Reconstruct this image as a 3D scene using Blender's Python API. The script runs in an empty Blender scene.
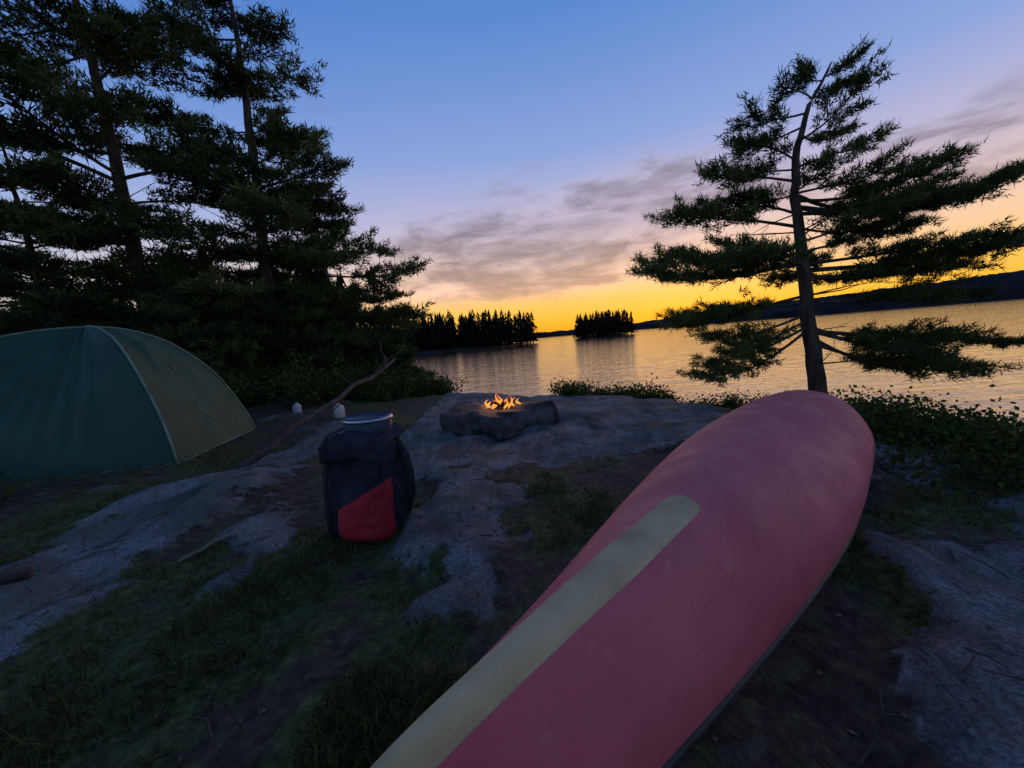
import bpy, math, random
import numpy as np
from mathutils import Vector, Matrix, noise

random.seed(7); rng = np.random.default_rng(7)
scene = bpy.context.scene
scene.view_settings.view_transform = 'Standard'
scene.view_settings.look = 'None'
scene.view_settings.exposure = 0

# ------------------------------------------------------------------ helpers
def link(ob):
    scene.collection.objects.link(ob); return ob

def new_mat(name):
    m = bpy.data.materials.new(name); m.use_nodes = True
    nt = m.node_tree
    return m, nt, nt.nodes['Principled BSDF']

def nmat(name, c1, c2, rough=0.8, scale=8.0, bump=0.3, bscale=40.0, bdist=0.01, c3=None, attr=None, metallic=0.0, stretch=(1,1,1), detail=4, spec=0.3):
    m, nt, b = new_mat(name)
    N, L = nt.nodes, nt.links
    cr = N.new('ShaderNodeValToRGB')
    cr.color_ramp.elements[0].position = 0.35; cr.color_ramp.elements[0].color = (*c1, 1)
    cr.color_ramp.elements[1].position = 0.65; cr.color_ramp.elements[1].color = (*c2, 1)
    if c3:
        e = cr.color_ramp.elements.new(0.85); e.color = (*c3, 1)
    if attr:
        N.remove(b)
        d = N.new('ShaderNodeBsdfDiffuse')
        t = N.new('ShaderNodeBsdfTranslucent'); mx = N.new('ShaderNodeMixShader'); mx.inputs[0].default_value = .25
        cr.color_ramp.elements[0].position = 0.1; cr.color_ramp.elements[1].position = 0.95
        at = N.new('ShaderNodeAttribute'); at.attribute_name = attr
        L.new(at.outputs['Fac'], cr.inputs['Fac'])
        L.new(cr.outputs['Color'], d.inputs['Color']); L.new(cr.outputs['Color'], t.inputs['Color'])
        L.new(d.outputs[0], mx.inputs[1]); L.new(t.outputs[0], mx.inputs[2])
        L.new(mx.outputs[0], N['Material Output'].inputs['Surface'])
        return m
    b.inputs['Roughness'].default_value = rough
    b.inputs['Metallic'].default_value = metallic
    b.inputs['Specular IOR Level'].default_value = spec
    L.new(cr.outputs['Color'], b.inputs['Base Color'])
    tc = N.new('ShaderNodeTexCoord'); mp = N.new('ShaderNodeMapping')
    mp.inputs['Scale'].default_value = stretch
    L.new(tc.outputs['Object'], mp.inputs['Vector'])
    no = N.new('ShaderNodeTexNoise'); no.inputs['Scale'].default_value = scale; no.inputs['Detail'].default_value = detail
    L.new(mp.outputs[0], no.inputs['Vector'])
    L.new(no.outputs['Fac'], cr.inputs['Fac'])
    if bump > 0:
        n2 = N.new('ShaderNodeTexNoise'); n2.inputs['Scale'].default_value = bscale; n2.inputs['Detail'].default_value = 3
        L.new(mp.outputs[0], n2.inputs['Vector'])
        bp = N.new('ShaderNodeBump'); bp.inputs['Strength'].default_value = bump; bp.inputs['Distance'].default_value = bdist
        L.new(n2.outputs['Fac'], bp.inputs['Height']); L.new(bp.outputs[0], b.inputs['Normal'])
    return m

def tri_mesh(name, T, mats, midx=None, var=None, parent=None):
    T = np.asarray(T, dtype=np.float32)
    n = len(T)
    me = bpy.data.meshes.new(name)
    me.vertices.add(n*3); me.vertices.foreach_set('co', T.reshape(-1))
    me.loops.add(n*3); me.loops.foreach_set('vertex_index', np.arange(n*3, dtype=np.int32))
    me.polygons.add(n); me.polygons.foreach_set('loop_start', np.arange(0, n*3, 3, dtype=np.int32))
    for m in mats: me.materials.append(m)
    if midx is not None: me.polygons.foreach_set('material_index', np.asarray(midx, dtype=np.int32))
    if var is not None:
        a = me.attributes.new('var', 'FLOAT', 'FACE'); a.data.foreach_set('value', np.asarray(var, dtype=np.float32))
    me.update(calc_edges=True); me.validate()
    ob = link(bpy.data.objects.new(name, me))
    if parent: ob.parent = parent
    return ob

def grid_mesh(name, P, mats, closed=False, smooth=True, parent=None, fm=None):
    ni, nj = len(P), len(P[0])
    verts = [tuple(p) for row in P for p in row]
    faces = []; mi = []
    for i in range(ni-1):
        for j in range(nj if closed else nj-1):
            j2 = (j+1) % nj
            faces.append((i*nj+j, i*nj+j2, (i+1)*nj+j2, (i+1)*nj+j))
            mi.append(fm(i, j) if fm else 0)
    me = bpy.data.meshes.new(name); me.from_pydata(verts, [], faces)
    for m in mats: me.materials.append(m)
    me.polygons.foreach_set('material_index', mi)
    if smooth: me.polygons.foreach_set('use_smooth', [True]*len(faces))
    me.update()
    ob = link(bpy.data.objects.new(name, me))
    if parent: ob.parent = parent
    return ob

def tube_rows(pts, radii, sides=8):
    pts = [Vector(p) for p in pts]; rows = []
    for i, p in enumerate(pts):
        d = (pts[min(i+1, len(pts)-1)] - pts[max(i-1, 0)]).normalized()
        a = d.cross(Vector((0.13, 0.21, 1)) if abs(d.z) < .9 else Vector((1, .1, 0))).normalized()
        b = d.cross(a)
        r = radii[i] if hasattr(radii, '__len__') else radii
        rows.append([p + a*(r*math.cos(2*math.pi*k/sides)) + b*(r*math.sin(2*math.pi*k/sides)) for k in range(sides)])
    return rows

def tube_tris(pts, radii, sides=5):
    R = np.array([[tuple(v) for v in row] for row in tube_rows(pts, radii, sides)])
    A = R[:-1]; B = R[1:]; A2 = np.roll(A, -1, axis=1); B2 = np.roll(B, -1, axis=1)
    t1 = np.stack([A, A2, B2], axis=2).reshape(-1, 3, 3); t2 = np.stack([A, B2, B], axis=2).reshape(-1, 3, 3)
    return np.concatenate([t1, t2])

def tube_obj(name, pts, radii, mat, sides=10, parent=None):
    rows = tube_rows(pts, radii, sides)
    c0 = sum(rows[0], Vector())/sides; c1 = sum(rows[-1], Vector())/sides
    rows = [[c0]*sides] + rows + [[c1]*sides]
    return grid_mesh(name, rows, [mat], closed=True, parent=parent)

def empty(name):
    e = bpy.data.objects.new(name, None); e.empty_display_size = 0.1
    return link(e)

def unit(v): 
    return v/np.maximum(np.linalg.norm(v, axis=-1, keepdims=True), 1e-6)

def sstep(a, b, x):
    t = min(max((x-a)/(b-a), 0), 1); return t*t*(3-2*t)

# ------------------------------------------------------------------ camera
CAM_H = 1.2
th = math.radians(4.7); ph = math.radians(6.8)
F = Vector((0, math.cos(ph), -math.sin(ph))); D = Vector((0, -math.sin(ph), -math.cos(ph))); X = Vector((1, 0, 0))
R = X*math.cos(th) + D*math.sin(th); U = X*math.sin(th) - D*math.cos(th)
cam_d = bpy.data.cameras.new('camera'); cam = link(bpy.data.objects.new('camera', cam_d))
cam_d.sensor_width = 36; cam_d.lens = 13.5; cam_d.clip_start = 0.02; cam_d.clip_end = 6000
M = Matrix(((R.x, U.x, -F.x, 0), (R.y, U.y, -F.y, 0), (R.z, U.z, -F.z, CAM_H), (0, 0, 0, 1)))
cam.matrix_world = M
scene.camera = cam

# ------------------------------------------------------------------ world / sky
SUN_AZ = math.radians(27)
world = bpy.data.worlds.new('World'); scene.world = world; world.use_nodes = True
nt = world.node_tree; N = nt.nodes; L = nt.links
bg = N['Background']
def mth(op, a, b=None, c=None, clamp=False):
    n = N.new('ShaderNodeMath'); n.operation = op; n.use_clamp = clamp
    for i, v in enumerate((a, b, c)):
        if v is None: continue
        if isinstance(v, (int, float)): n.inputs[i].default_value = v
        else: L.new(v, n.inputs[i])
    return n.outputs[0]
def ramp(fac, els):
    r = N.new('ShaderNodeValToRGB'); cr = r.color_ramp
    while len(cr.elements) > 1: cr.elements.remove(cr.elements[-1])
    cr.elements[0].position = els[0][0]; cr.elements[0].color = (*els[0][1], 1)
    for p, c in els[1:]:
        e = cr.elements.new(p); e.color = (*c, 1)
    L.new(fac, r.inputs[0]); return r.outputs[0]
def mixc(f, a, b, mode='MIX'):
    n = N.new('ShaderNodeMix'); n.data_type = 'RGBA'; n.blend_type = mode
    if isinstance(f, (int, float)): n.inputs[0].default_value = f
    else: L.new(f, n.inputs[0])
    for s, v in ((6, a), (7, b)):
        if isinstance(v, tuple): n.inputs[s].default_value = (*v, 1)
        else: L.new(v, n.inputs[s])
    return n.outputs[2]
def mrange(v, a, b, c=0., d=1., smooth=True):
    n = N.new('ShaderNodeMapRange'); n.interpolation_type = 'SMOOTHSTEP' if smooth else 'LINEAR'
    for i, q in enumerate((a, b, c, d)): n.inputs[i+1].default_value = q
    L.new(v, n.inputs[0]); return n.outputs[0]
tc = N.new('ShaderNodeTexCoord'); sep = N.new('ShaderNodeSeparateXYZ'); L.new(tc.outputs['Generated'], sep.inputs[0])
x, y, z = sep.outputs
zc = mth('MAXIMUM', z, 0.0)
front = ramp(zc, [(0, (1.0, .38, .02)), (.035, (1.0, .50, .04)), (.075, (1.0, .58, .12)), (.12, (1.0, .62, .33)), (.19, (.80, .57, .50)),
                  (.28, (.52, .48, .68)), (.40, (.26, .37, .72)), (.60, (.10, .25, .64)), (1, (.06, .12, .30))])
back = ramp(zc, [(0, (.46, .55, .60)), (.10, (.56, .67, .78)), (.25, (.24, .46, .82)), (.5, (.06, .21, .66)), (.75, (.05, .14, .42)), (1, (.06, .12, .30))])
hl = mth('SQRT', mth('ADD', mth('MULTIPLY', x, x), mth('MULTIPLY', y, y)))
dot = mth('DIVIDE', mth('ADD', mth('MULTIPLY', x, math.sin(SUN_AZ)), mth('MULTIPLY', y, math.cos(SUN_AZ))), mth('MAXIMUM', hl, .001))
azf = mth('POWER', mth('MULTIPLY_ADD', dot, .5, .5, clamp=True), 2.2)
azr = mth('MULTIPLY', mth('SMOOTH_MIN', azf, .8, .1), 1.25)
col = mixc(azr, back, front)
mp = N.new('ShaderNodeMapping'); mp.inputs['Scale'].default_value = (1.0, 1.0, 3.8); mp.inputs['Rotation'].default_value = (0, math.radians(8), 0)
L.new(tc.outputs['Generated'], mp.inputs[0])
n1 = N.new('ShaderNodeTexNoise'); n1.inputs['Scale'].default_value = 4.6; n1.inputs['Detail'].default_value = 7; n1.inputs['Roughness'].default_value = .60; n1.inputs['Distortion'].default_value = .3
L.new(mp.outputs[0], n1.inputs['Vector'])
def blob(c, sx, sz, amp, tilt=0.0):
    ax_ = mth('SUBTRACT', mth('DIVIDE', x, mth('MAXIMUM', y, .05)), c[0])
    dx = mth('DIVIDE', ax_, sx)
    dz = mth('DIVIDE', mth('SUBTRACT', mth('SUBTRACT', z, c[1]), mth('MULTIPLY', ax_, tilt)), sz)
    g = mth('EXPONENT', mth('MULTIPLY', mth('ADD', mth('MULTIPLY', dx, dx), mth('MULTIPLY', dz, dz)), -1))
    return mth('MULTIPLY', g, amp)
bl = mth('ADD', mth('ADD', blob((.20, .250), .40, .095, .66, .10), blob((1.10, .22), .42, .070, .52)), blob((0.0, .125), .75, .035, .36))
front_gate = mth('GREATER_THAN', y, 0.0)
cl = mth('ADD', n1.outputs['Fac'], mth('MULTIPLY', bl, front_gate))
cfac = mth('MULTIPLY', mrange(cl, .62, 1.0), .88)
ccol = ramp(zc, [(0, (.85, .32, .07)), (.07, (.95, .50, .22)), (.12, (.80, .48, .36)), (.18, (.50, .36, .36)), (.25, (.32, .27, .34)), (.32, (.38, .34, .47)), (.38, (.50, .47, .62)), (.5, (.25, .34, .58))])
shade = mrange(n1.outputs['Fac'], .36, .66, 1.55, .62)
cc = N.new('ShaderNodeVectorMath'); cc.operation = 'SCALE'; L.new(ccol, cc.inputs[0]); L.new(shade, cc.inputs['Scale'])
col = mixc(cfac, col, cc.outputs[0])
dk = mrange(dot, -.6, .1, .85, 1.0)
sc = N.new('ShaderNodeVectorMath'); sc.operation = 'SCALE'; L.new(col, sc.inputs[0]); L.new(dk, sc.inputs['Scale'])
col = sc.outputs[0]
sky = N.new('ShaderNodeTexSky'); sky.sky_type = 'NISHITA'; sky.sun_disc = False
sky.sun_elevation = math.radians(1.0); sky.sun_rotation = SUN_AZ
skym = mixc(1.0, sky.outputs[0], (.02, .02, .02), 'MULTIPLY')
col = mixc(1.0, col, skym, 'ADD')
L.new(col, bg.inputs[0]); bg.inputs[1].default_value = 0.98

sun_d = bpy.data.lights.new('sun', 'SUN'); sun = link(bpy.data.objects.new('sun', sun_d))
sun_d.energy = .22; sun_d.angle = math.radians(70); sun_d.color = (1, .62, .38)
el = math.radians(14)
sdir = Vector((math.sin(SUN_AZ)*math.cos(el), math.cos(SUN_AZ)*math.cos(el), math.sin(el)))
sun.rotation_euler = sdir.to_track_quat('Z', 'Y').to_euler()

# ------------------------------------------------------------------ terrain
WATER = -1.0
SH = [(-200, 70), (-60, 48), (-14, 30), (-6, 20), (-3, 14.6), (0, 11.4), (2, 10.4), (4, 8.9), (5.5, 7.3), (6.1, 5.6), (6.3, 4.2), (6.6, 2.6), (7.4, 0), (9.5, -5), (20, -14), (60, -50), (200, -120)]
SX = [p[0] for p in SH]; SY = [p[1] for p in SH]
def seg(px, py, ax, ay, bx, by):
    dx, dy = bx-ax, by-ay; t = max(0, min(1, ((px-ax)*dx+(py-ay)*dy)/(dx*dx+dy*dy)))
    return math.hypot(px-ax-t*dx, py-ay-t*dy)
def sd(xx, yy):
    sy = float(np.interp(xx, SX, SY))
    d = min(seg(xx, yy, *SH[i], *SH[i+1]) for i in range(len(SH)-1))
    return d if yy < sy else -d
def fb(xx, yy, s, o=3, zz=0.0):
    return noise.fractal(Vector((xx*s, yy*s, zz)), 1.0, 2.0, o)
def rockmask(xx, yy, d=None):
    n = fb(xx, yy, 1.1, 4, 3.3) + .5*fb(xx, yy, 3.3, 3, 8.3)
    wx = xx+.22*fb(xx, yy, 1.7, 2, 31); wy = yy+.22*fb(xx, yy, 1.7, 2, 41)
    m = 0.0
    m = max(m, 1 - seg(wx, wy, -2.80, 1.3, -2.5, 5.2)/.70)
    m = max(m, 1 - seg(wx, wy, -3.9, .9, -2.8, 1.6)/.7)
    m = max(m, min(1, (wy-3.1)/.9) if -1.6 < xx < 2.8 and yy < 14 else 0)
    m = max(m, 1 - seg(wx, wy, -.48, 2.1, -.25, 3.6)/.62)
    m = max(m, .8 - seg(wx, wy, -.40, 1.5, -.48, 2.2)/.38)
    m = max(m, 1 - seg(wx, wy, 1.45, .65, 1.9, 1.6)/.55)
    m = max(m, 1 - seg(wx, wy, 1.9, 1.6, 3.2, 1.8)/.50)
    m = max(m, .9 - seg(wx, wy, 2.6, 2.7, 3.3, 3.0)/.40)
    m = max(m, .62 - seg(wx, wy, -1.6, 1.9, -1.9, 2.9)/.45)
    if d is None: d = sd(xx, yy)
    m = max(m, 1-abs(d-.2)/1.0)
    return max(0, min(1, (m + n*.6 - .30)*2.6))
def height(xx, yy, fine=True):
    d = sd(xx, yy)
    zz = WATER + (-WATER)*sstep(-.2, 3.3, d) + (-.8*sstep(.1, -6, d) if d < .1 else 0)
    if d > 0: zz += .10*max(0, min(8, -xx-1.5))*sstep(0, 6, d)*.6
    zz += .07*fb(xx, yy, .45, 2, 1.0)*sstep(-.5, 1, d)
    if fine and abs(xx) < 25 and -10 < yy < 25:
        rm = rockmask(xx, yy, d)
        zz += rm*(.05 + .08*fb(xx*.6+yy*.3, yy-xx*.4, 1.3, 4, 5.0)) + (1-rm)*.022*fb(xx, yy, 5, 3, 7)
        q = fb(xx*1.0, yy*.5, .9, 2, 9.0)
        zz += -.05*rm*math.exp(-(q*14)**2)
    zz += .12*math.exp(-((xx-2.4)**2+(yy-3.2)**2)/.5)
    return zz
GP = ((-.95, 1.7, .8), (.15, 2.6, .5), (-.75, 1.1, .5), (-1.5, 2.4, .5), (-4.4, 2.9, .9), (3.6, 3.2, 1.0), (3.6, 2.0, .9), (-.9, 2.6, .4), (4.6, 3.6, 1.2), (2.6, 1.2, .5), (-1.9, 1.1, .5))
nx, ny = 330, 330
def sp(n, c, s, lo, hi):
    a = np.linspace(math.asinh((lo-c)/s), math.asinh((hi-c)/s), n); return c + s*np.sinh(a)
gx = sp(nx, 0, 2.6, -160, 120); gy = sp(ny, 2.0, 2.6, -120, 90)
vs = []; rk = []; gr = []
for yy in gy:
    for xx in gx:
        xx = float(xx); yy = float(yy)
        vs.append((xx, yy, height(xx, yy)))
        near = abs(xx) < 25 and abs(yy) < 30
        rk.append(rockmask(xx, yy) if near else 0.0)
        g = fb(xx, yy, .8, 3, 12.0)*1.4+.10+.6*fb(xx, yy, 3.0, 3, 22.0) if near else 0.3
        for (cx, cy, r) in GP: g += .55*math.exp(-((xx-cx)**2+(yy-cy)**2)/(r*r))
        gr.append(max(0, min(1, g)))
faces = []
for j in range(ny-1):
    for i in range(nx-1):
        a = j*nx+i; faces.append((a, a+1, a+nx+1, a+nx))
me = bpy.data.meshes.new('ground'); me.from_pydata(vs, [], faces)
me.polygons.foreach_set('use_smooth', [True]*len(faces))
a = me.attributes.new('rock', 'FLOAT', 'POINT'); a.data.foreach_set('value', rk)
a = me.attributes.new('grass', 'FLOAT', 'POINT'); a.data.foreach_set('value', gr)
ground = link(bpy.data.objects.new('ground', me))
m, nt, b = new_mat('ground_rock_soil_moss'); N = nt.nodes; L = nt.links
tc = N.new('ShaderNodeTexCoord')
def noi(s, det=4, stretch=None, dist=0, rgh=.6):
    n = N.new('ShaderNodeTexNoise'); n.inputs['Scale'].default_value = s; n.inputs['Detail'].default_value = det
    n.inputs['Distortion'].default_value = dist; n.inputs['Roughness'].default_value = rgh
    if stretch:
        mp = N.new('ShaderNodeMapping'); mp.inputs['Scale'].default_value = stretch[:3]; mp.inputs['Rotation'].default_value = (0, 0, stretch[3])
        L.new(tc.outputs['Object'], mp.inputs[0]); L.new(mp.outputs[0], n.inputs['Vector'])
    else: L.new(tc.outputs['Object'], n.inputs['Vector'])
    return n.outputs['Fac']
ar = N.new('ShaderNodeAttribute'); ar.attribute_name = 'rock'
ag = N.new('ShaderNodeAttribute'); ag.attribute_name = 'grass'
fine9 = noi(8, 6)
rockc = ramp(noi(2.6, 7, (1, .4, 1, .5), .8), [(.30, (.050, .048, .050)), (.43, (.135, .128, .132)), (.53, (.245, .228, .230)), (.64, (.125, .115, .112)), (.76, (.30, .28, .27))])
spk = ramp(noi(70, 2), [(.35, (.45, .45, .45)), (.6, (1, 1, 1)), (.75, (1.4, 1.4, 1.35))])
rockc = mixc(1.0, rockc, spk, 'MULTIPLY')
lich = ramp(noi(2.4, 6), [(.46, (0, 0, 0)), (.57, (1, 1, 1))])
rockc = mixc(mth('MULTIPLY', lich, .62), rockc, (.070, .070, .042))
soil = ramp(noi(16, 5), [(.3, (.018, .012, .008)), (.5, (.055, .034, .024)), (.62, (.10, .058, .040)), (.75, (.16, .11, .080))])
moss = ramp(noi(24, 4), [(.3, (.020, .027, .008)), (.5, (.060, .072, .018)), (.7, (.13, .135, .042))])
gf = mth('MULTIPLY', mth('ADD', ag.outputs['Fac'], mth('MULTIPLY_ADD', fine9, 2.0, -1.0)), 2.2, clamp=True)
under = mixc(gf, soil, moss)
rf = mth('MULTIPLY_ADD', mth('ADD', ar.outputs['Fac'], mth('MULTIPLY_ADD', fine9, 2.4, -1.25)), 3.5, -1.2, clamp=True)
colr = mixc(rf, under, rockc)
L.new(colr, b.inputs['Base Color']); b.inputs['Roughness'].default_value = .8; b.inputs['Specular IOR Level'].default_value = .25
bp = N.new('ShaderNodeBump'); bp.inputs['Strength'].default_value = 1.0; bp.inputs['Distance'].default_value = .07
hgt = mth('ADD', noi(5, 6, (1, .45, 1, .5), .5), mth('MULTIPLY', noi(45, 3), .35))
L.new(hgt, bp.inputs['Height']); L.new(bp.outputs[0], b.inputs['Normal'])
me.materials.append(m)

# ------------------------------------------------------------------ water
me = bpy.data.meshes.new('lake_water')
S = 3500
me.from_pydata([(-S, -S, WATER), (S, -S, WATER), (S, S, WATER), (-S, S, WATER)], [], [(0, 1, 2, 3)])
lake = link(bpy.data.objects.new('lake_water', me))
m, nt, b = new_mat('lake_water'); N = nt.nodes; L = nt.links
b.inputs['Base Color'].default_value = (.07, .05, .035, 1); b.inputs['Roughness'].default_value = .07
b.inputs['IOR'].default_value = 1.45; b.inputs['Specular IOR Level'].default_value = 1.0
tc = N.new('ShaderNodeTexCoord')
w1 = noi(2.4, 3, (.35, 1.5, 1, .25), .6); w2 = noi(.45, 2, (.4, 1.5, 1, -.1), .3)
hh = mth('ADD', mth('MULTIPLY', w1, .026), mth('MULTIPLY', w2, .045))
bp = N.new('ShaderNodeBump'); bp.inputs['Strength'].default_value = 1.0; bp.inputs['Distance'].default_value = 1.0
L.new(hh, bp.inputs['Height']); L.new(bp.outputs[0], b.inputs['Normal'])
me.materials.append(m)

# ------------------------------------------------------------------ materials
M_bark = nmat('pine_bark', (.040, .030, .023), (.12, .088, .068), .9, 9, .8, 30, .02, stretch=(1, 1, .3), spec=.1)
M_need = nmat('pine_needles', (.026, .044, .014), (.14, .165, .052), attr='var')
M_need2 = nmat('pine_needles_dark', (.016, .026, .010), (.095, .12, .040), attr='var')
M_leaf = nmat('shrub_leaves', (.020, .032, .008), (.105, .135, .032), attr='var')
M_grass = nmat('grass_blades', (.026, .034, .009), (.13, .14, .042), attr='var')
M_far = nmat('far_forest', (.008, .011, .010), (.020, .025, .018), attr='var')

# ------------------------------------------------------------------ trees
def needles(C, A, n, ln, w, up=.25, spread=.75, off=.5):
    C = np.repeat(C, n, axis=0); A = np.repeat(A, n, axis=0)
    d = unit(A*.5 + rng.normal(size=C.shape)*spread*.7 + np.array([0, 0, up]))
    s = unit(np.cross(d, rng.normal(size=C.shape)))*w
    b0 = C + rng.normal(size=C.shape)*ln*.28*np.array([1, 1, .6]) - A*ln*off*rng.random((len(C), 1))
    l = ln*rng.uniform(.6, 1.15, (len(C), 1))
    return np.stack([b0-s, b0+s, b0+d*l], axis=1)

def make_branch(p0, p1, r0, sag, TT, CC, AA, VV, sub=12, sublen=.5, step=.13, start=.3, flat=.12):
    p0 = np.array(p0, float); p1 = np.array(p1, float)
    n = 7; pts = []
    ln = np.linalg.norm(p1-p0)
    wob = rng.normal(size=3)*.05*ln
    for i in range(n):
        t = i/(n-1)
        pts.append(p0 + (p1-p0)*t + wob*math.sin(t*math.pi) + np.array([0, 0, -sag*ln*math.sin(t*math.pi)]))
    TT.append(tube_tris(pts, [r0*(1-.85*i/(n-1)) for i in range(n)], 5))
    ax = unit(p1-p0)
    bv = rng.uniform(0, 1)
    for k in range(sub):
        t = start + (1-start)*(k+rng.uniform(0, 1))/sub
        t = min(t, .99)
        i = min(int(t*(n-1)), n-2); f = t*(n-1)-i
        q = pts[i]*(1-f)+pts[i+1]*f
        side = (1 if k % 2 else -1)*rng.uniform(.45, 1.3)
        lat = np.array([-ax[1], ax[0], 0])
        d = unit(ax*.75 + lat*side + np.array([0, 0, rng.normal()*flat+.12]))
        sl = sublen*rng.uniform(.45, 1.15)*(1.15-.5*abs(t-.6))*(1 if t < .9 else .7)
        e = q + d*sl
        mid = (q+e)/2 + np.array([0, 0, rng.uniform(-.04, .03)])
        TT.append(tube_tris([q, mid, e], [r0*.22+.002, r0*.15+.002, .002], 3))
        m_ = max(2, int(sl/step))
        for j in range(m_+1):
            f = .25 + .75*j/m_
            c = q+(e-q)*f + rng.normal(size=3)*.03
            CC.append(c); AA.append(d); VV.append(bv)
            if rng.random() < .6:
                d2 = unit(d + lat*rng.uniform(-1, 1) + np.array([0, 0, .4*rng.random()]))
                CC.append(c+d2*step*.8); AA.append(d2); VV.append(bv)
    CC.append(p1); AA.append(ax); VV.append(bv)

def pine(name, trunk, radii, branches, ln=.13, w=.006, n=26, mat=M_need, sub=12, sublen=.5, step=.13, start=.3, br=.03, bare=0, sag=.05, flat=.12):
    TT = []; CC = []; AA = []; VV = []
    tp = []; tr = []
    for i in range(len(trunk)-1):
        for k in range(4):
            f = k/4; a_ = np.array(trunk[i]); b_ = np.array(trunk[i+1])
            tp.append(a_*(1-f)+b_*f + (rng.normal(size=3)*.012 if (i or k) else 0)); tr.append(radii[i]*(1-f)+radii[i+1]*f)
    tp.append(np.array(trunk[-1])); tr.append(radii[-1])
    TT.append(tube_tris(tp, tr, 10))
    for (p0, p1, s_) in branches:
        l_ = np.linalg.norm(np.array(p1)-np.array(p0))
        make_branch(p0, p1, br*(.35+.3*l_), sag*rng.uniform(-.3, 1.2), TT, CC, AA, VV, sub=max(5, int(sub*s_*l_/2)+2), sublen=sublen*min(1, .45+.3*l_), step=step, start=start, flat=flat)
    for k in range(bare):
        t = rng.uniform(.1, .6); i = int(t*(len(tp)-1)); p = tp[i]
        az = rng.uniform(0, 2*math.pi); l_ = rng.uniform(.6, 1.8)
        e = p + np.array([math.cos(az)*l_, math.sin(az)*l_, rng.uniform(-.1, .5)])
        TT.append(tube_tris([p, (p+e)/2+rng.normal(size=3)*.05, e], [.014, .009, .003], 4))
        for kk in range(4):
            q = p+(e-p)*rng.uniform(.3, .95); e2 = q + unit((e-p)+rng.normal(size=3)*.8)*rng.uniform(.15, .5)
            TT.append(tube_tris([q, e2], [.005, .002], 3))
    W = np.concatenate(TT); C = np.array(CC); A = np.array(AA); V = np.array(VV)
    Nd = needles(C, A, n, ln, w)
    var = np.concatenate([np.zeros(len(W)), np.repeat(V*.5 + rng.random(len(V))*.5, n)])
    T = np.concatenate([W, Nd]); mi = np.concatenate([np.zeros(len(W)), np.ones(len(Nd))])
    return tri_mesh(name, T, [M_bark, mat], mi, var)

def tr_at(z_, tk):
    zs = [p[2] for p in tk]
    return (float(np.interp(z_, zs, [p[0] for p in tk])), float(np.interp(z_, zs, [p[1] for p in tk])), z_)
tk = [(5.26, 6.5, -.95), (5.18, 6.45, .1), (5.02, 6.45, 1.1), (4.92, 6.42, 1.9), (4.74, 6.4, 3.1), (4.78, 6.4, 3.8), (4.95, 6.4, 4.4), (5.30, 6.4, 5.0)]
B = []
def rb(zr, tip, s=1.0): B.append((tr_at(zr, tk), tip, s))
rb(4.5, (4.45, 6.3, 4.65)); rb(4.3, (4.0, 6.3, 4.28)); rb(4.1, (4.2, 6.9, 4.1)); rb(3.3, (3.30, 6.3, 3.45)); rb(3.6, (3.75, 6.1, 3.80))
rb(2.6, (2.75, 6.3, 2.85), 1.2); rb(2.1, (2.30, 6.3, 2.12), 1.4); rb(2.2, (2.9, 6.9, 2.4), 1.2); rb(2.0, (3.3, 5.5, 2.05), 1.2)
rb(2.3, (2.6, 6.6, 2.30), 1.2); rb(2.8, (3.2, 6.7, 3.05), 1.1)
rb(1.5, (2.85, 6.4, 1.15), 1.2); rb(1.4, (3.0, 6.9, 1.30), 1.1); rb(.95, (3.1, 6.2, .38)); rb(1.1, (3.5, 5.9, .70)); rb(1.2, (3.3, 6.3, .95)); rb(1.0, (3.4, 6.5, .50))
rb(3.5, (5.9, 6.4, 3.70)); rb(4.0, (5.6, 6.6, 4.05)); rb(4.5, (5.60, 6.4, 4.65)); rb(4.75, (5.0, 6.5, 4.95)); rb(4.8, (5.5, 6.3, 4.95))
rb(2.9, (8.4, 6.4, 3.20), 1.3); rb(3.0, (6.9, 6.1, 3.40), 1.2); rb(3.1, (7.6, 6.9, 3.3), 1.2); rb(2.8, (7.4, 6.2, 2.90), 1.2)
rb(1.9, (8.6, 6.3, 2.15), 1.3); rb(2.0, (7.2, 5.7, 2.1), 1.2); rb(1.8, (6.8, 7.1, 1.9), 1.2); rb(2.2, (6.3, 6.0, 2.4), 1.2); rb(1.8, (7.8, 6.6, 1.80), 1.2)
rb(1.4, (7.3, 6.3, 1.30), 1.2); rb(.9, (8.4, 6.4, .45), 1.3); rb(1.0, (7.0, 6.2, .65), 1.3); rb(.9, (6.3, 5.9, .45), 1.3); rb(.8, (7.6, 6.9, .30), 1.2); rb(.7, (7.4, 6.1, .20), 1.2)
for k in range(12):
    zr = rng.uniform(1.8, 3.9); az = rng.uniform(0, 6.28); l_ = rng.uniform(.8, 1.8)*(1.25-.16*zr)
    p = tr_at(zr, tk); rb(zr, (p[0]+math.cos(az)*l_, p[1]+math.sin(az)*l_, zr+rng.uniform(-.1, .4)))
pine('pine_tree', tk, [.15, .13, .105, .09, .065, .05, .034, .01], B, ln=.125, w=.0085, n=20, sub=17, sublen=.54, step=.13, start=.25, br=.03, bare=14, sag=.10, flat=.22)

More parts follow.
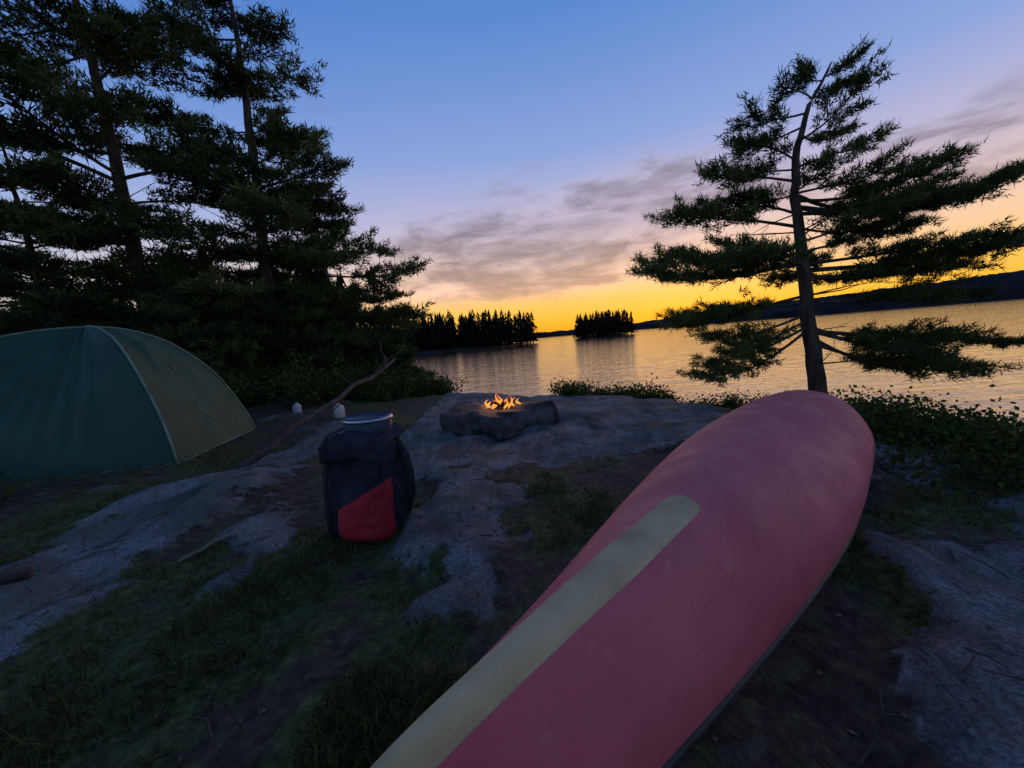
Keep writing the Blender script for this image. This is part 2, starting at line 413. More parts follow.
def auto_pine(name, base, H_, lean, nb, prof, zstart, r0, seed, ln=.20, w=.018, n=14, mat=M_need, sub=14, sublen=.85, step=.22, bare=12, rise=.12):
    global rng
    rng = np.random.default_rng(seed)
    tk_ = []; rr = []
    for i in range(7):
        t = i/6
        tk_.append((base[0]+lean[0]*t + .12*math.sin(t*5+seed), base[1]+lean[1]*t, base[2]-.3+(H_+.3)*t)); rr.append(r0*(1-t)**.8+.012)
    Bs = []
    for k in range(nb):
        t = zstart+(1-zstart)*((k//4*4+rng.uniform(0, 2.2))/nb)
        zr = base[2]+H_*min(t, .985)
        az = k*2.4+rng.uniform(-.5, .5)
        l_ = prof(t)*rng.uniform(.55, 1.15)
        p = tr_at(zr, tk_)
        Bs.append((p, (p[0]+math.cos(az)*l_, p[1]+math.sin(az)*l_, zr+l_*(rise*rng.uniform(-.6, 1.6)+.35*max(0, t-.7)-.10*(t < .4))), 1.0))
    return pine(name, tk_, rr, Bs, ln, w, n, mat, sub, sublen, step, .22, .035, bare, flat=.16)
profA = lambda t: 3.5*math.sin(min(1, (1.08-t)*1.5)*math.pi/2)*(.85 if t < .3 else 1)*(.8+.3*math.sin(t*19))
auto_pine('pine_tree', (-9.1, 10.2, .45), 12.4, (-.7, 0), 60, profA, .14, .2, 11)
profB = lambda t: 3.75*max(.05, 1.03-t)**.72*(.85+.25*math.sin(t*15+2))
auto_pine('pine_tree', (-6.3, 10.7, .45), 11.0, (.0, 0), 58, profB, .08, .18, 23, bare=22)
profC = lambda t: 2.7*math.sin(min(1, (1.04-t)*1.35)*math.pi/2)
auto_pine('pine_tree', (-5.6, 12.3, .4), 5.8, (.1, 0), 38, profC, .04, .13, 31, bare=8)
auto_pine('pine_tree', (-12.4, 10.5, .6), 7.0, (.1, 0), 40, profC, .06, .12, 37, bare=6)
profD = lambda t: 1.45*(1.05-t)**.65
for k, (bx, by, hh_) in enumerate([(-4.4, 10.6, 2.4), (-3.6, 11.2, 1.9), (-5.3, 9.8, 2.8), (-6.8, 9.0, 2.8), (-8.0, 9.2, 3.1), (-9.9, 8.4, 3.3), (-7.4, 11.8, 3.8), (-12.0, 8.0, 3.8), (-8.9, 8.0, 2.5)]):
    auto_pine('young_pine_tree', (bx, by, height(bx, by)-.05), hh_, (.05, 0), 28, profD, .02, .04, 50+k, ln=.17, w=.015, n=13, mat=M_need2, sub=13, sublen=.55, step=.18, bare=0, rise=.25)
rng = np.random.default_rng(99)

def shrubs(name, items, leaf=.035, dens=900, mat=M_leaf):
    TT = []; VV = []; MI = []
    for (cx, cy, rx, ry, rz) in items:
        z0 = height(cx, cy)
        nst = int(14*rx/.4)+6
        for s in range(nst):
            a_ = rng.uniform(0, 6.28); r_ = math.sqrt(rng.random())
            e = np.array([cx+rx*r_*math.cos(a_), cy+ry*r_*math.sin(a_), z0+rz*rng.uniform(.5, 1.1)*(1-.4*r_*r_)])
            s0 = np.array([cx+(e[0]-cx)*.5, cy+(e[1]-cy)*.5, z0-.05])
            mid = (s0+e)/2+rng.normal(size=3)*.04
            t = tube_tris([s0, mid, e], [.006, .004, .002], 3); TT.append(t); VV.append(np.zeros(len(t))); MI.append(np.zeros(len(t)))
            nl = int(dens*rx*ry*rz*8/nst)+25
            f = rng.uniform(.25, 1.05, (nl, 1))
            c = s0+(e-s0)*f + rng.normal(size=(nl, 3))*.07
            d = unit(rng.normal(size=(nl, 3))+np.array([0, 0, .3])); sd_ = unit(np.cross(d, rng.normal(size=(nl, 3))))
            l_ = leaf*rng.uniform(.6, 1.4, (nl, 1))
            p1 = c+d*l_*.5+sd_*l_*.32; p2 = c+d*l_; p3 = c+d*l_*.5-sd_*l_*.32
            t = np.concatenate([np.stack([c, p1, p2], 1), np.stack([c, p2, p3], 1)])
            TT.append(t); v = rng.random()*.4+rng.random(nl)*.6; VV.append(np.tile(v, 2)); MI.append(np.ones(len(t)))
    return tri_mesh(name, np.concatenate(TT), [M_bark, mat], np.concatenate(MI), np.concatenate(VV))
it = []
for k in range(14):
    f = k/13; it.append((1.0+f*2.4+rng.normal()*.1, 8.0-f*.7+rng.normal()*.25, .38, .35, .20+.12*rng.random()))
shrubs('shrubs', it, .05, 600)
it = []
for k in range(40):
    f = rng.random(); c0 = np.array([3.9, 2.6])*(1-f)+np.array([5.2, 6.0])*f
    it.append((c0[0]+rng.normal()*.35, c0[1]+rng.normal()*.3, .40, .4, .20+.25*rng.random()))
for k in range(14):
    it.append((rng.uniform(3.2, 4.6), rng.uniform(4.2, 6.6), .4, .4, .15+.18*rng.random()))
for k in range(26):
    it.append((rng.uniform(2.7, 5.6), rng.uniform(1.9, 3.6), .4, .4, .10+.14*rng.random()))
shrubs('shrubs', it, .040, 1000)
it = []
for k in range(28):
    it.append((-7.8+5.2*rng.random(), 7.6+2.4*rng.random(), .6, .55, .5+.5*rng.random()))
for k in range(12):
    it.append((-3.8+2.4*rng.random(), 9.0+2.4*rng.random(), .5, .45, .35+.25*rng.random()))
shrubs('shrubs', it, .070, 400)
shrubs('shrubs', [(-4.6, 3.0, .4, .35, .25), (-5.2, 3.1, .5, .4, .35), (-4.2, 2.6, .3, .3, .18), (-5.6, 2.5, .5, .4, .3), (-4.9, 2.2, .5, .4, .2)], .035, 900)

# ------------------------------------------------------------------ islands and far shore
def forest(name, pts, hmin, hmax, ntri=110):
    TT = []
    for (px, py, pz) in pts:
        h_ = rng.uniform(hmin, hmax); rb_ = h_*rng.uniform(.17, .32)
        f = rng.random((ntri, 1))**.8
        a_ = rng.uniform(0, 6.28, (ntri, 1))
        rr = rb_*(1-f)**rng.uniform(.5, 1)*(.75+.35*np.sin(f*30))
        c = np.concatenate([px+rr*np.cos(a_)*.5, py+rr*np.sin(a_)*.5, pz+h_*(.05+.95*f)], 1)
        o = np.concatenate([px+rr*np.cos(a_)*1.25, py+rr*np.sin(a_)*1.25, pz+h_*(.05+.95*f)-.05*h_], 1)
        s = np.concatenate([-np.sin(a_), np.cos(a_), np.zeros_like(a_)], 1)*(.05*h_*(1.3-f))
        TT.append(np.stack([c+np.array([0, 0, .045*h_]), o-s, o+s], 1))
        TT.append(tube_tris([(px, py, pz-.3), (px, py, pz+h_)], [h_*.014, .02], 4))
    T = np.concatenate(TT)
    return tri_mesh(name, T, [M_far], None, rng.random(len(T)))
def landmass(name, cx, cy, rx, ry, h_, rot=0, mat=None):
    rows = []
    for i in range(9):
        f = i/8; r_ = 1-f*.999
        row = []
        for k in range(40):
            a_ = 2*math.pi*k/40; rr = r_*(1+.12*math.sin(3*a_+cx)+.08*math.sin(7*a_))
            lx, ly = rx*rr*math.cos(a_), ry*rr*math.sin(a_)
            row.append((cx+lx*math.cos(rot)-ly*math.sin(rot), cy+lx*math.sin(rot)+ly*math.cos(rot), WATER-.4+(h_+.4)*math.sin(f*math.pi/2)))
        rows.append(row)
    return grid_mesh(name, rows, [mat], closed=True)
M_isl = nmat('island_rock', (.02, .02, .018), (.05, .048, .045), .9, .6, 0)
landmass('island', 37.5, 150, 12.0, 7, 1.0, 0, M_isl)
pts = []
while len(pts) < 100:
    ax_, ay_ = rng.uniform(-1, 1, 2)
    if ax_*ax_+ay_*ay_ < 1: pts.append((37.5+ax_*11.3, 150+ay_*6, WATER+.9*(1-ax_*ax_)))
forest('island_forest', pts, 4.6, 9.4)
landmass('peninsula', -24.5, 118, 37, 12, 1.5, .42, M_isl)
pts = []
while len(pts) < 360:
    ax_, ay_ = rng.uniform(-1, 1, 2)
    if ax_*ax_+ay_*ay_ < 1:
        lx, ly = ax_*36.5, ay_*10.5
        pts.append((-24.5+lx*math.cos(.42)-ly*math.sin(.42), 118+lx*math.sin(.42)+ly*math.cos(.42), WATER+1.2*(1-ax_*ax_)))
forest('peninsula_forest', pts, 5.5, 11.0, 90)
pts = []
for k in range(240):
    px = rng.uniform(-70, -9); py = rng.uniform(17, 24)+ -.45*(px+9)
    if py < float(np.interp(px, SX, SY))-.8: pts.append((px, py, height(px, py, False)))
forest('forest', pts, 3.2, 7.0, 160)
xs = np.arange(-1500, 1500, 3.0)
prof = np.interp(xs, [-1500, -600, -200, 0, 100, 150, 255, 330, 408, 570, 800, 1500], [40, 26, 12, 7, 6, 6, 16, 19, 22, 30, 42, 60])
rows = [[], [], [], []]
for xx, hh_ in zip(xs, prof):
    yb = 425 - .12*abs(xx-200)+18*math.sin(xx*.01)
    jag = 1.4*noise.noise(Vector((xx*.35, 0, 0)))+2.4*noise.noise(Vector((xx*.05, 3, 0)))
    rows[0].append((xx, yb, WATER-.3)); rows[1].append((xx, yb+3, WATER+hh_*.30+.6*jag))
    rows[2].append((xx, yb+40, WATER+hh_*.75+jag)); rows[3].append((xx, yb+90, WATER+hh_+jag))
grid_mesh('far_hills', rows, [nmat('far_hills', (.012, .014, .018), (.03, .03, .034), 1, .03, 0, spec=0)], smooth=False)

# ------------------------------------------------------------------ canoe
m, nt, b = new_mat('canoe_red'); N = nt.nodes; L = nt.links
tc = N.new('ShaderNodeTexCoord')
base = ramp(noi(2.0, 6), [(.32, (.42, .080, .100)), (.68, (.56, .130, .150))])
scuff = ramp(noi(16, 5, (1.0, .05, 1, -.766)), [(.60, (0, 0, 0)), (.72, (1, 1, 1))])
base = mixc(mth('MULTIPLY', scuff, .16), base, (.62, .36, .36))
dirt = ramp(noi(5, 7), [(.52, (0, 0, 0)), (.75, (1, 1, 1))])
base = mixc(mth('MULTIPLY', dirt, .22), base, (.22, .075, .075))
L.new(base, b.inputs['Base Color']); b.inputs['Specular IOR Level'].default_value = .22
L.new(mrange(noi(6, 5), .3, .7, .48, .72), b.inputs['Roughness'])
bp = N.new('ShaderNodeBump'); bp.inputs['Strength'].default_value = .25; bp.inputs['Distance'].default_value = .004
L.new(noi(55, 4), bp.inputs['Height']); L.new(bp.outputs[0], b.inputs['Normal'])
M_hull = m
M_skid = nmat('skid_plate', (.38, .28, .14), (.52, .40, .22), .85, 7, .6, 110, .003, spec=.1, detail=7)
M_gun = nmat('gunwale_black', (.02, .02, .02), (.04, .04, .04), .5, 10, 0)
canoe = empty('canoe')
LEN = 4.2; AN = math.radians(44.2); ax = (math.cos(AN), math.sin(AN)); tip = (-.445, .215); ROLL = math.radians(11)
SC = .62
def qq(s):
    return min(1, (SC-s)/SC if s < SC else (s-SC)/(1-SC))
def cw(s):
    q = qq(s)
    return (.45*(1-q**1.50) if s < SC else .45*(1-q**4.6)**.55)+.004
def cg(s):
    q = qq(s); return .19-.10*q**3.5
def ck(s):
    q = qq(s); k = .60-.02*q*q
    q0 = .80 if s > SC else .84
    if q > q0:
        t = (q-q0)/(1-q0); k -= (k-cg(s)-.03)*(1-math.sqrt(max(0, 1-t**2.2)))
    return k
def cn(s):
    q = qq(s)
    return 2.2-.60*q**1.2 if s < SC else 2.2+.3*q
def cpos(s, c, z_):
    l_ = s*LEN
    zr = z_-.55
    c2 = c*math.cos(ROLL)+zr*math.sin(ROLL); z2 = zr*math.cos(ROLL)-c*math.sin(ROLL)
    zz = z2+.55 + .07 - .022*(l_-1.2)
    return (tip[0]+ax[0]*l_+ax[1]*c2, tip[1]+ax[1]*l_-ax[0]*c2, zz)
def hz(s, c):
    w_ = cw(s); n_ = cn(s); return cg(s)+(ck(s)-cg(s))*max(0, 1-(min(1, abs(c)/w_))**n_)**(1/n_)
rows = []
ns = 160
for i in range(ns+1):
    s = .5-.5*math.cos(math.pi*i/ns); row = []
    for j in range(65):
        a_ = (j/64-.5)*math.pi; n_ = cn(s)
        c = cw(s)*math.copysign(abs(math.sin(a_))**(2/n_), a_); z_ = cg(s)+(ck(s)-cg(s))*abs(math.cos(a_))**(2/n_)
        if abs(a_) > 1.0: c *= 1-.12*(abs(a_)-1.0)/.57
        row.append(cpos(s, c, z_))
    rows.append(row)
hull = grid_mesh('hull', rows, [M_hull], parent=canoe)
sol = hull.modifiers.new('thick', 'SOLIDIFY'); sol.thickness = .008; sol.offset = -1
for sgn in (-1, 1):
    pts = [cpos(.5-.5*math.cos(math.pi*i/60), sgn*.88*cw(.5-.5*math.cos(math.pi*i/60)), cg(.5-.5*math.cos(math.pi*i/60))) for i in range(61)]
    tube_obj('gunwale_%d' % (1 if sgn < 0 else 2), pts, .014, M_gun, 8, canoe)
def skid(nm, s0, s1):
    rows = []
    for i in range(81):
        f = i/80; s = s0+(s1-s0)*f
        hw = .050*(.50+.50*min(1, f*1.5))
        e = (1-f)*(abs(s1-s0))*LEN
        if e < .05: hw *= math.sqrt(max(.0004, 1-((.05-e)/.05)**2))*.5+.5 if e > .004 else .45
        hw = min(hw, cw(s)*.93)
        row = []
        for j in range(13):
            c = hw*(j/12*2-1); edge = 1 if 0 < j < 12 else 0
            row.append(cpos(s, c, hz(s, c)+(.0045 if edge else .0005)))
        rows.append(row)
    grid_mesh(nm, rows, [M_skid], parent=canoe)
skid('skid_plate_1', .03, .317); skid('skid_plate_2', .992, .955)
M_wood = nmat('ash_wood', (.20, .13, .07), (.30, .20, .11), .6, 6, .2, 30)
for k, s in enumerate((.3, .5, .7)):
    tube_obj('thwart_%d' % (k+1), [cpos(s, c, cg(s)+.02) for c in (-.87*cw(s)+.005, 0, .87*cw(s)-.005)], .018, M_wood, 8, canoe)

# ------------------------------------------------------------------ tent
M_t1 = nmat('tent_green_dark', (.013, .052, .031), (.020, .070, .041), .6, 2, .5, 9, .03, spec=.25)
M_t2 = nmat('tent_green_lit', (.036, .068, .033), (.054, .090, .046), .6, 2, .5, 9, .03, spec=.25)  # lake light on the door-side panel, painted in as a lighter grey-green
M_pole = nmat('tent_pole_seam', (.12, .17, .12), (.18, .24, .17), .5, 5, 0)
tent = empty('dome_tent')
tc_ = (-5.05, 4.7); TZ = .16; TH = 1.58
corners = [(-3.58, 3.96), (-3.90, 5.70), (-6.3, 6.0), (-6.75, 3.42)]
cang = [math.atan2(c[1]-tc_[1], c[0]-tc_[0]) for c in corners]
def tray(th_):
    d = (math.cos(th_), math.sin(th_)); best = 9
    for i in range(4):
        a_, b_ = corners[i], corners[(i+1) % 4]
        ex, ey = b_[0]-a_[0], b_[1]-a_[1]; den = d[0]*ey-d[1]*ex
        if abs(den) < 1e-6: continue
        t = ((a_[0]-tc_[0])*ey-(a_[1]-tc_[1])*ex)/den; u = ((a_[0]-tc_[0])*d[1]-(a_[1]-tc_[1])*d[0])/den
        if t > 0 and -1e-4 <= u <= 1+1e-4: best = min(best, t)
    return best
def tpt(th_, f, lift=0):
    r_ = tray(th_)
    dp = min(abs((th_-c+math.pi) % (2*math.pi)-math.pi) for c in cang)
    pole = math.exp(-(dp/.08)**2); wide = math.exp(-(dp/.30)**2)
    brow = math.exp(-((((th_-.12+math.pi) % (2*math.pi))-math.pi)/.36)**2)
    p = 1.40+.55*wide+.38*pole
    z_ = TZ+TH*(1-f**p)**.8
    if brow > .02:
        bz = TZ+TH*(1-.10*(f/.5)**2 if f < .5 else .90*(1-f)/.5)
        z_ = z_*(1-.8*brow)+bz*.8*brow
    wr = .02*math.sin(th_*23+f*4)*math.sin(f*math.pi)+.02*noise.noise(Vector((th_*4, f*5, 2)))
    return (tc_[0]+math.cos(th_)*(r_*f+wr), tc_[1]+math.sin(th_)*(r_*f+wr), z_+lift)
nth = 220
ths = sorted([2*math.pi*k/nth-math.pi for k in range(nth)])
for c in cang:
    i = min(range(len(ths)), key=lambda k: abs(ths[k]-c)); ths[i] = c
rows = []
for i in range(55):
    f = (i/54)**.8
    rows.append([tpt(t, max(f, .001)) for t in ths])
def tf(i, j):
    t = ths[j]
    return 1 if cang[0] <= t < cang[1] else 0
grid_mesh('fly', rows, [M_t1, M_t2], closed=True, parent=tent, fm=tf)
for k, c in enumerate(cang):
    tube_obj('pole_sleeve_%d' % (k+1), [tpt(c, max(.001, i/30), .006) for i in range(31)], .012, M_pole, 6, tent)
for k in range(4):
    a_, b_ = corners[k], corners[(k+1) % 4]
    tube_obj('hem_%d' % (k+1), [(a_[0]+(b_[0]-a_[0])*f, a_[1]+(b_[1]-a_[1])*f, TZ+.012) for f in (0, .25, .5, .75, 1)], .010, M_pole, 6, tent)
tube_obj('door_zip', [tpt(.12, .3+.68*i/20, .006) for i in range(21)], .006, M_pole, 6, tent)
M_cord = nmat('cord', (.05, .05, .04), (.08, .08, .06), .8, 30, 0)
for k, (f0, th_, e) in enumerate([(.75, cang[0], (-2.95, 3.6, .05)), (.7, cang[1], (-3.0, 6.3, .05)), (.86, .12, (-3.3, 5.0, .08))]):
    tube_obj('guy_line_%d' % (k+1), [tpt(th_, f0), e], .003, M_cord, 5, tent)

# ------------------------------------------------------------------ pack
M_navy = nmat('pack_navy', (.014, .015, .022), (.034, .035, .048), .85, 6, .6, 25, .012, spec=.1)
M_red = nmat('pack_red', (.30, .018, .028), (.42, .032, .042), .75, 6, .5, 25, .012, spec=.1)
M_strap = nmat('webbing', (.010, .010, .012), (.02, .02, .024), .8, 30, 0)
M_steel = nmat('steel', (.35, .35, .36), (.45, .45, .46), .35, 10, 0, metallic=1)
M_barrel = nmat('barrel_blue', (.02, .035, .07), (.03, .05, .09), .5, 4, 0)
pack = empty('canoe_pack'); px0, py0 = -1.0, 2.45; pz0 = height(px0, py0)-.02
fa = math.radians(12)
def pp(a_, b_, c):
    a_ += .03*c
    return (px0+a_*math.cos(fa)+b_*math.sin(fa), py0-a_*math.sin(fa)+b_*math.cos(fa), pz0+c)
rows = []
zs = [0, .01, .04, .10, .18, .26, .34, .42, .50, .58, .63, .66, .675]
hw = [.10, .20, .235, .245, .25, .25, .245, .24, .235, .22, .20, .17, .10]
hd = [.08, .15, .175, .19, .195, .19, .18, .175, .17, .165, .155, .13, .08]
nn = 96
zz_s = np.linspace(0, .675, 40)
for zq in list(zs[:2])+list(zz_s[1:]):
    row = []; w_ = float(np.interp(zq, zs, hw)); d_ = float(np.interp(zq, zs, hd))
    for k in range(nn):
        t = 2*math.pi*k/nn; e = 2/3.0
        cx = math.copysign(abs(math.cos(t))**e, math.cos(t)); cy = math.copysign(abs(math.sin(t))**e, math.sin(t))
        wv = 1+.09*noise.noise(Vector((math.cos(t)*2.2, math.sin(t)*2.2, zq*9)))+.05*noise.noise(Vector((math.cos(t)*5, math.sin(t)*5, zq*16)))
        row.append(pp(w_*cx*wv, d_*cy*wv, zq))
    rows.append(row)
grid_mesh('body', rows, [M_navy], closed=True, parent=pack)
def front_y(a_, c):
    w_ = float(np.interp(c, zs, hw)); d_ = float(np.interp(c, zs, hd)); return -d_*max(0, 1-min(1, abs(a_)/w_)**3.0)**(1/3.0)
rows = []
for i in range(19):
    f = i/18; row = []
    for k in range(23):
        g = k/22; a_ = -.11+.34*g
        top = .24+.19*g; c = .03+(top-.03)*f
        inn = 0 < i < 18 and 0 < k < 22
        bul = .035*math.sin(math.pi*f)**.5*math.sin(math.pi*g)**.4+.018*noise.noise(Vector((a_*18, c*18, 1))) if inn else -.004
        row.append(pp(a_, front_y(a_, c)-.012-bul, c))
    rows.append(row)
grid_mesh('red_pocket', rows, [M_red], parent=pack)
rows = []
for i in range(15):
    f = i/14; row = []
    for k in range(23):
        g = k/22*2-1; a_ = g*(.200+.015*math.sin(f*3))
        if f < .62: yy_ = .15-.34*(f/.62); c = .680+.03*math.cos(g*1.4)-.02*(f/.62)**2
        else: t_ = (f-.62)/.38; yy_ = -.19-.015*math.sin(t_*math.pi*.6); c = .660+.03*math.cos(g*1.4)-.12*t_+.04*g*g*t_
        n_ = .035*noise.noise(Vector((a_*9, f*5, 4)))
        row.append(pp(a_, yy_+.05*g*g*(f > .5), c+n_-.05*g*g))
    rows.append(row)
lid = grid_mesh('lid_flap', rows, [M_navy], parent=pack); s_ = lid.modifiers.new('t', 'SOLIDIFY'); s_.thickness = .02
def ring(r_, c, n_=40): return [pp(r_*math.cos(2*math.pi*k/n_)+.01, .03+r_*.8*math.sin(2*math.pi*k/n_), c) for k in range(n_)]
grid_mesh('barrel', [ring(.155, .60), ring(.160, .68), ring(.160, .755), ring(.156, .765)], [M_barrel], closed=True, parent=pack)
grid_mesh('locking_ring', [ring(.158, .755), ring(.167, .759), ring(.169, .769), ring(.166, .779), ring(.156, .781)], [M_steel], closed=True, parent=pack)
grid_mesh('barrel_lid', [ring(.157, .778), ring(.14, .785), ring(.13, .774), ring(.001, .778)], [M_barrel], closed=True, parent=pack)
def strap(nm, pts, w_=.014, mat=M_strap):
    rows = [[pp(p[0]-w_, p[1], p[2]), pp(p[0]+w_, p[1], p[2])] for p in pts]
    o_ = grid_mesh(nm, rows, [mat], parent=pack); q = o_.modifiers.new('t', 'SOLIDIFY'); q.thickness = .006
strap('compression_strap_1', [(-.17, front_y(-.17, c)-.03-.02*math.sin(c*5), c) for c in np.linspace(.05, .60, 12)]+[(-.16, -.235, .64), (-.155, -.15, .705), (-.15, .05, .725)])
strap('compression_strap_2', [(.17, front_y(.17, c)-.03-.02*math.sin(c*5), c) for c in np.linspace(.42, .60, 6)]+[(.16, -.235, .64), (.155, -.15, .705), (.15, .05, .725)])
for sx, k in ((-1, 1), (1, 2)):
    tube_obj('shoulder_strap_%d' % k, [pp(sx*.20, .05, .62), pp(sx*.27, -.0, .54), pp(sx*.30, -.02, .42), pp(sx*.30, .0, .28), pp(sx*.25, .03, .14)], [.022, .03, .032, .024, .012], M_strap, 8, pack)

# ------------------------------------------------------------------ fire pit
M_stone = nmat('fire_stone', (.035, .030, .028), (.11, .10, .095), .9, 5, .8, 14, .03, spec=.1)
def stone(nm, c, r_, sc, seed, parent=None, mat=M_stone, sub=4):
    bpy.ops.mesh.primitive_ico_sphere_add(subdivisions=sub, radius=1, location=(0, 0, 0))
    o_ = bpy.context.object; o_.name = nm; o_.data.name = nm
    for v in o_.data.vertices:
        p = v.co.copy()
        k = 1+.40*noise.noise(p*1.1+Vector((seed*3.1, 0, 0)))+.16*noise.noise(p*2.7+Vector((0, seed, 0)))
        p = p*k
        m_ = max(abs(p.x), abs(p.y), abs(p.z)); p = p*(1-.22*m_+.14)
        p.z = min(p.z, .55+.12*p.x)
        v.co = Vector((p.x*sc[0], p.y*sc[1], p.z*sc[2]))*r_
    o_.location = c; o_.rotation_euler = (0, 0, seed*1.3); o_.data.materials.append(mat)
    for f in o_.data.polygons: f.use_smooth = True
    if parent: o_.parent = parent
    return o_
fp = empty('fire_pit'); fx, fy = -.22, 5.25; fz = height(fx, fy)
for k, (dx, dy, r_, sc) in enumerate([(-.42, -.10, .34, (1.2, .9, 1.0)), (-.06, -.30, .27, (1.3, .8, .95)), (.26, -.24, .28, (1.3, .8, .95)), (.48, -.05, .32, (1.2, 1, 1.0)),
                                      (.45, .35, .24, (1.2, 1, .95)), (.05, .48, .22, (1.4, .9, .9)), (-.40, .36, .24, (1.2, 1, .9)), (.12, -.54, .13, (1.5, .9, .6))]):
    stone('stone_%d' % (k+1), (fx+dx, fy+dy, fz+r_*sc[2]*.45), r_, sc, k+1, fp)
M_char = nmat('charred_log', (.01, .009, .008), (.05, .035, .025), .9, 12, .6, 30)
fire = empty('campfire')
for k in range(7):
    a_ = k*.9; dx = .28*math.cos(a_); dy = .2*math.sin(a_)
    tube_obj('log_%d' % (k+1), [(fx+.05+dx, fy+dy, fz+.12), (fx+.05+dx*.3, fy+dy*.3, fz+.25), (fx+.05-dx*.5, fy-dy*.5, fz+.36)], [.035, .03, .02], M_char, 8, fire)
m, nt, b = new_mat('flame'); N = nt.nodes; L = nt.links
tc = N.new('ShaderNodeTexCoord'); sp_ = N.new('ShaderNodeSeparateXYZ'); L.new(tc.outputs['Object'], sp_.inputs[0])
fc = mth('MULTIPLY', mth('SUBTRACT', sp_.outputs[2], fz+.26), 4.5, clamp=True)
fcol = ramp(fc, [(0, (1, .32, .04)), (.35, (1, .34, .06)), (1, (1, .12, .01))])
em = N.new('ShaderNodeEmission'); em.inputs['Strength'].default_value = 1.35; L.new(fcol, em.inputs['Color'])
L.new(em.outputs[0], N['Material Output'].inputs['Surface'])
for k in range(18):
    bx = fx+.05+rng.uniform(-.27, .27); by = fy+rng.uniform(-.12, .12); h_ = rng.uniform(.05, .19)*(1.25-abs(bx-fx-.05)*3)
    pts = []; rr = []
    for i in range(9):
        t = i/8; pts.append((bx+.03*math.sin(t*5+k), by+.02*math.cos(t*4+k*2), fz+.27+h_*t)); rr.append(.020*math.sin(math.pi*(t*.86+.14))**1.2*(1-t*.55)+.001)
    tube_obj('flame_%d' % (k+1), pts, rr, m, 8, fire)
ld = bpy.data.lights.new('campfire_light', 'POINT'); lo = link(bpy.data.objects.new('campfire_light', ld)); ld.energy = 9; ld.color = (1, .5, .18); ld.shadow_soft_size = .12
lo.location = (fx+.05, fy-.02, fz+.48); lo.parent = fire

# ------------------------------------------------------------------ logs, sticks, debris
M_dead = nmat('weathered_wood', (.035, .028, .022), (.09, .07, .055), .85, 5, .6, 40, .01)
M_pale = nmat('pale_wood', (.16, .12, .09), (.24, .19, .14), .85, 7, .5, 40, .006)
def jitter_line(a_, b_, n_, j): 
    a_ = np.array(a_); b_ = np.array(b_); return [a_+(b_-a_)*i/(n_-1)+(rng.normal(size=3)*j if 0 < i < n_-1 else 0) for i in range(n_)]
lg = empty('fallen_log')
LA = np.array((-2.85, 3.75, .10)); LB = np.array((-2.05, 6.9, 1.0))
tube_obj('trunk', jitter_line(LA, LB, 9, .02), [.042, .040, .038, .037, .036, .034, .030, .026, .020], M_dead, 10, lg)
for k, (t, d) in enumerate([(.35, (.35, .1, .12)), (.6, (-.3, .3, .25)), (.8, (.3, .4, .3)), (.9, (-.2, .5, .35)), (.5, (.25, .3, -.2))]):
    p = LA*(1-t)+LB*t
    tube_obj('branch_%d' % (k+1), jitter_line(p, p+np.array(d)*1.3, 5, .02), [.018, .014, .01, .008, .004], M_dead, 6, lg)
for nm, a_, b_, r_, mt in [('log', (-3.55, 1.62, .10), (-2.75, 2.02, .12), .045, M_dead), ('stick', (.66, .58, .03), (.80, .82, .03), .014, M_pale),
                     ('stick', (-2.05, 2.15, .08), (-1.85, 2.35, .07), .012, M_pale), ('stick', (-1.55, 1.35, .03), (-1.2, 1.40, .03), .007, M_dead)]:
    tube_obj(nm, jitter_line((a_[0], a_[1], height(a_[0], a_[1])+r_*.7), (b_[0], b_[1], height(b_[0], b_[1])+r_*.7), 6, .006), [r_*.9, r_, r_*.95, r_, r_*.85, r_*.6], mt, 9)
TT = []
for k in range(520):
    a_ = rng.uniform(-3.5, 3.5); b_ = rng.uniform(.5, 4.5); l_ = rng.uniform(.03, .18); g = rng.uniform(0, 6.28)
    p = np.array([a_, b_, height(a_, b_)+.004]); e_ = np.array([a_+l_*math.cos(g), b_+l_*math.sin(g), 0]); e_[2] = height(e_[0], e_[1])+.008
    mid = (p+e_)/2; mid[2] += .008; mid[:2] += rng.normal(size=2)*l_*.08
    TT.append(tube_tris([p, mid, e_], [.0035, .003, .0015], 4))
tri_mesh('fallen_twigs', np.concatenate(TT), [M_dead])
TT = []
for k in range(3600):
    a_ = rng.uniform(-4, 4.5); b_ = rng.uniform(.3, 5.0)
    if rockmask(a_, b_) > .5 and rng.random() < .7: continue
    c = np.array([a_, b_, height(a_, b_)+.006]); l_ = rng.uniform(.012, .035)
    d = unit(np.array([rng.normal(), rng.normal(), rng.normal()*.25])); s = unit(np.cross(d, np.array([0, 0, 1])+rng.normal(size=3)*.3))
    TT += [[c, c+d*l_*.5+s*l_*.3, c+d*l_], [c, c+d*l_, c+d*l_*.5-s*l_*.3]]
tri_mesh('fallen_leaves', np.array(TT), [nmat('dry_leaves', (.040, .025, .015), (.15, .10, .06), .85, 30, 0)])

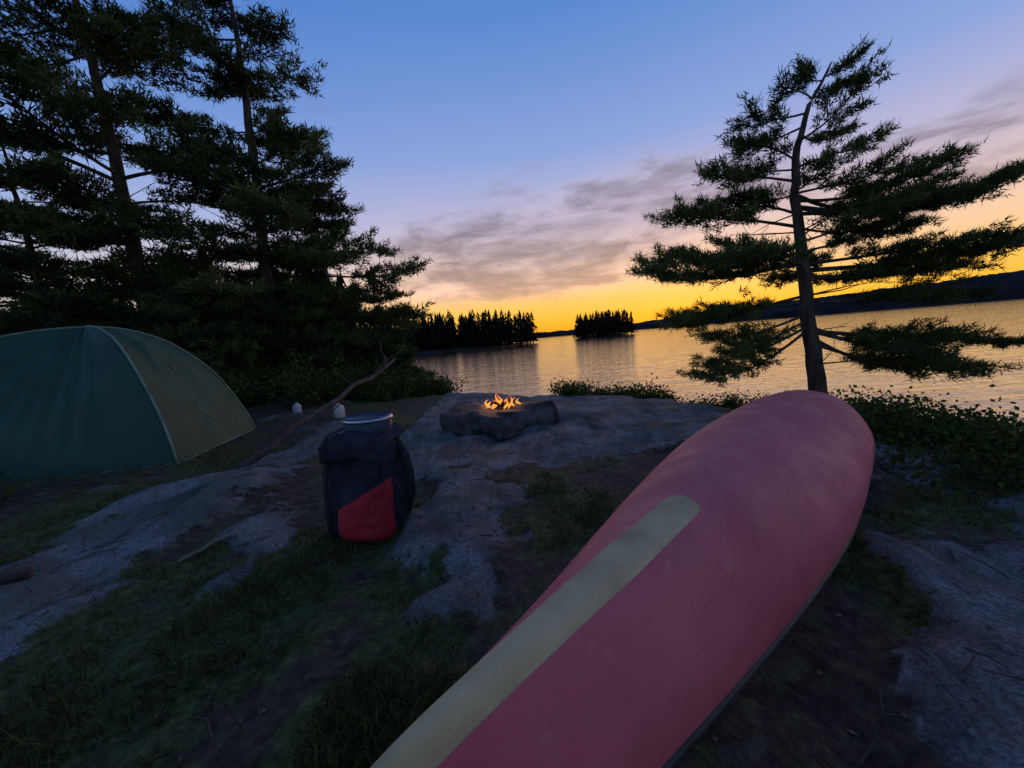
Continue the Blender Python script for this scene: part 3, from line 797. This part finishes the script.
cand = 0; P = []
while len(P) < 36000 and cand < 240000:
    cand += 1
    r_ = .4+5.6*rng.random()**1.1; a_ = rng.uniform(-1.15, 1.15)
    gx_, gy_ = r_*math.sin(a_), r_*math.cos(a_)
    g = fb(gx_, gy_, .8, 3, 12.0)*1.4+.6*fb(gx_, gy_, 3.0, 3, 22.0)
    for (cx, cy, rr) in GP: g += .55*math.exp(-((gx_-cx)**2+(gy_-cy)**2)/(rr*rr))
    g += .7*fb(gx_, gy_, 6, 2, 20)-.06
    if rng.random() > g*1.3: continue
    if rockmask(gx_, gy_) > .6: continue
    P.append((gx_, gy_, height(gx_, gy_)-.004, min(1, g)))
P = np.array(P); n_ = len(P)
hgt_ = (.012+.07*P[:, 3:4])*rng.uniform(.4, 1.5, (n_, 1))
d = unit(np.concatenate([rng.normal(size=(n_, 2))*.65, np.ones((n_, 1))], 1)); sdv = unit(np.cross(d, rng.normal(size=(n_, 3))))*.0022
c = P[:, :3]; midp = c+d*hgt_*.55; tipp = midp+unit(d+np.concatenate([rng.normal(size=(n_, 2))*.8, np.zeros((n_, 1))], 1))*hgt_*.5
T = np.concatenate([np.stack([c-sdv, c+sdv, midp+sdv*.8], 1), np.stack([c-sdv, midp+sdv*.8, midp-sdv*.8], 1), np.stack([midp-sdv*.8, midp+sdv*.8, tipp], 1)])
tri_mesh('grass', T, [M_grass], None, np.tile(rng.random(n_), 3))

M_white = nmat('white_plastic', (.4, .4, .39), (.5, .5, .49), .4, 5, 0)
for k, (bx, by, s_) in enumerate([(-2.85, 6.2, 1.0), (-3.75, 6.6, .8)]):
    z0 = height(bx, by)
    e_ = empty('water_jug')
    prof_ = [(.001, 0), (.07, .0), (.085, .02), (.085, .16), (.07, .20), (.03, .225), (.03, .25)]
    grid_mesh('jug_body', [[(bx+r_*s_*math.cos(2*math.pi*q/20), by+r_*s_*math.sin(2*math.pi*q/20), z0+zz_*s_) for q in range(20)] for r_, zz_ in prof_], [M_white], closed=True, parent=e_)
    tube_obj('cap', [(bx, by, z0+.25*s_), (bx, by, z0+.28*s_)], .035*s_, M_strap, 12, e_)
print('done')
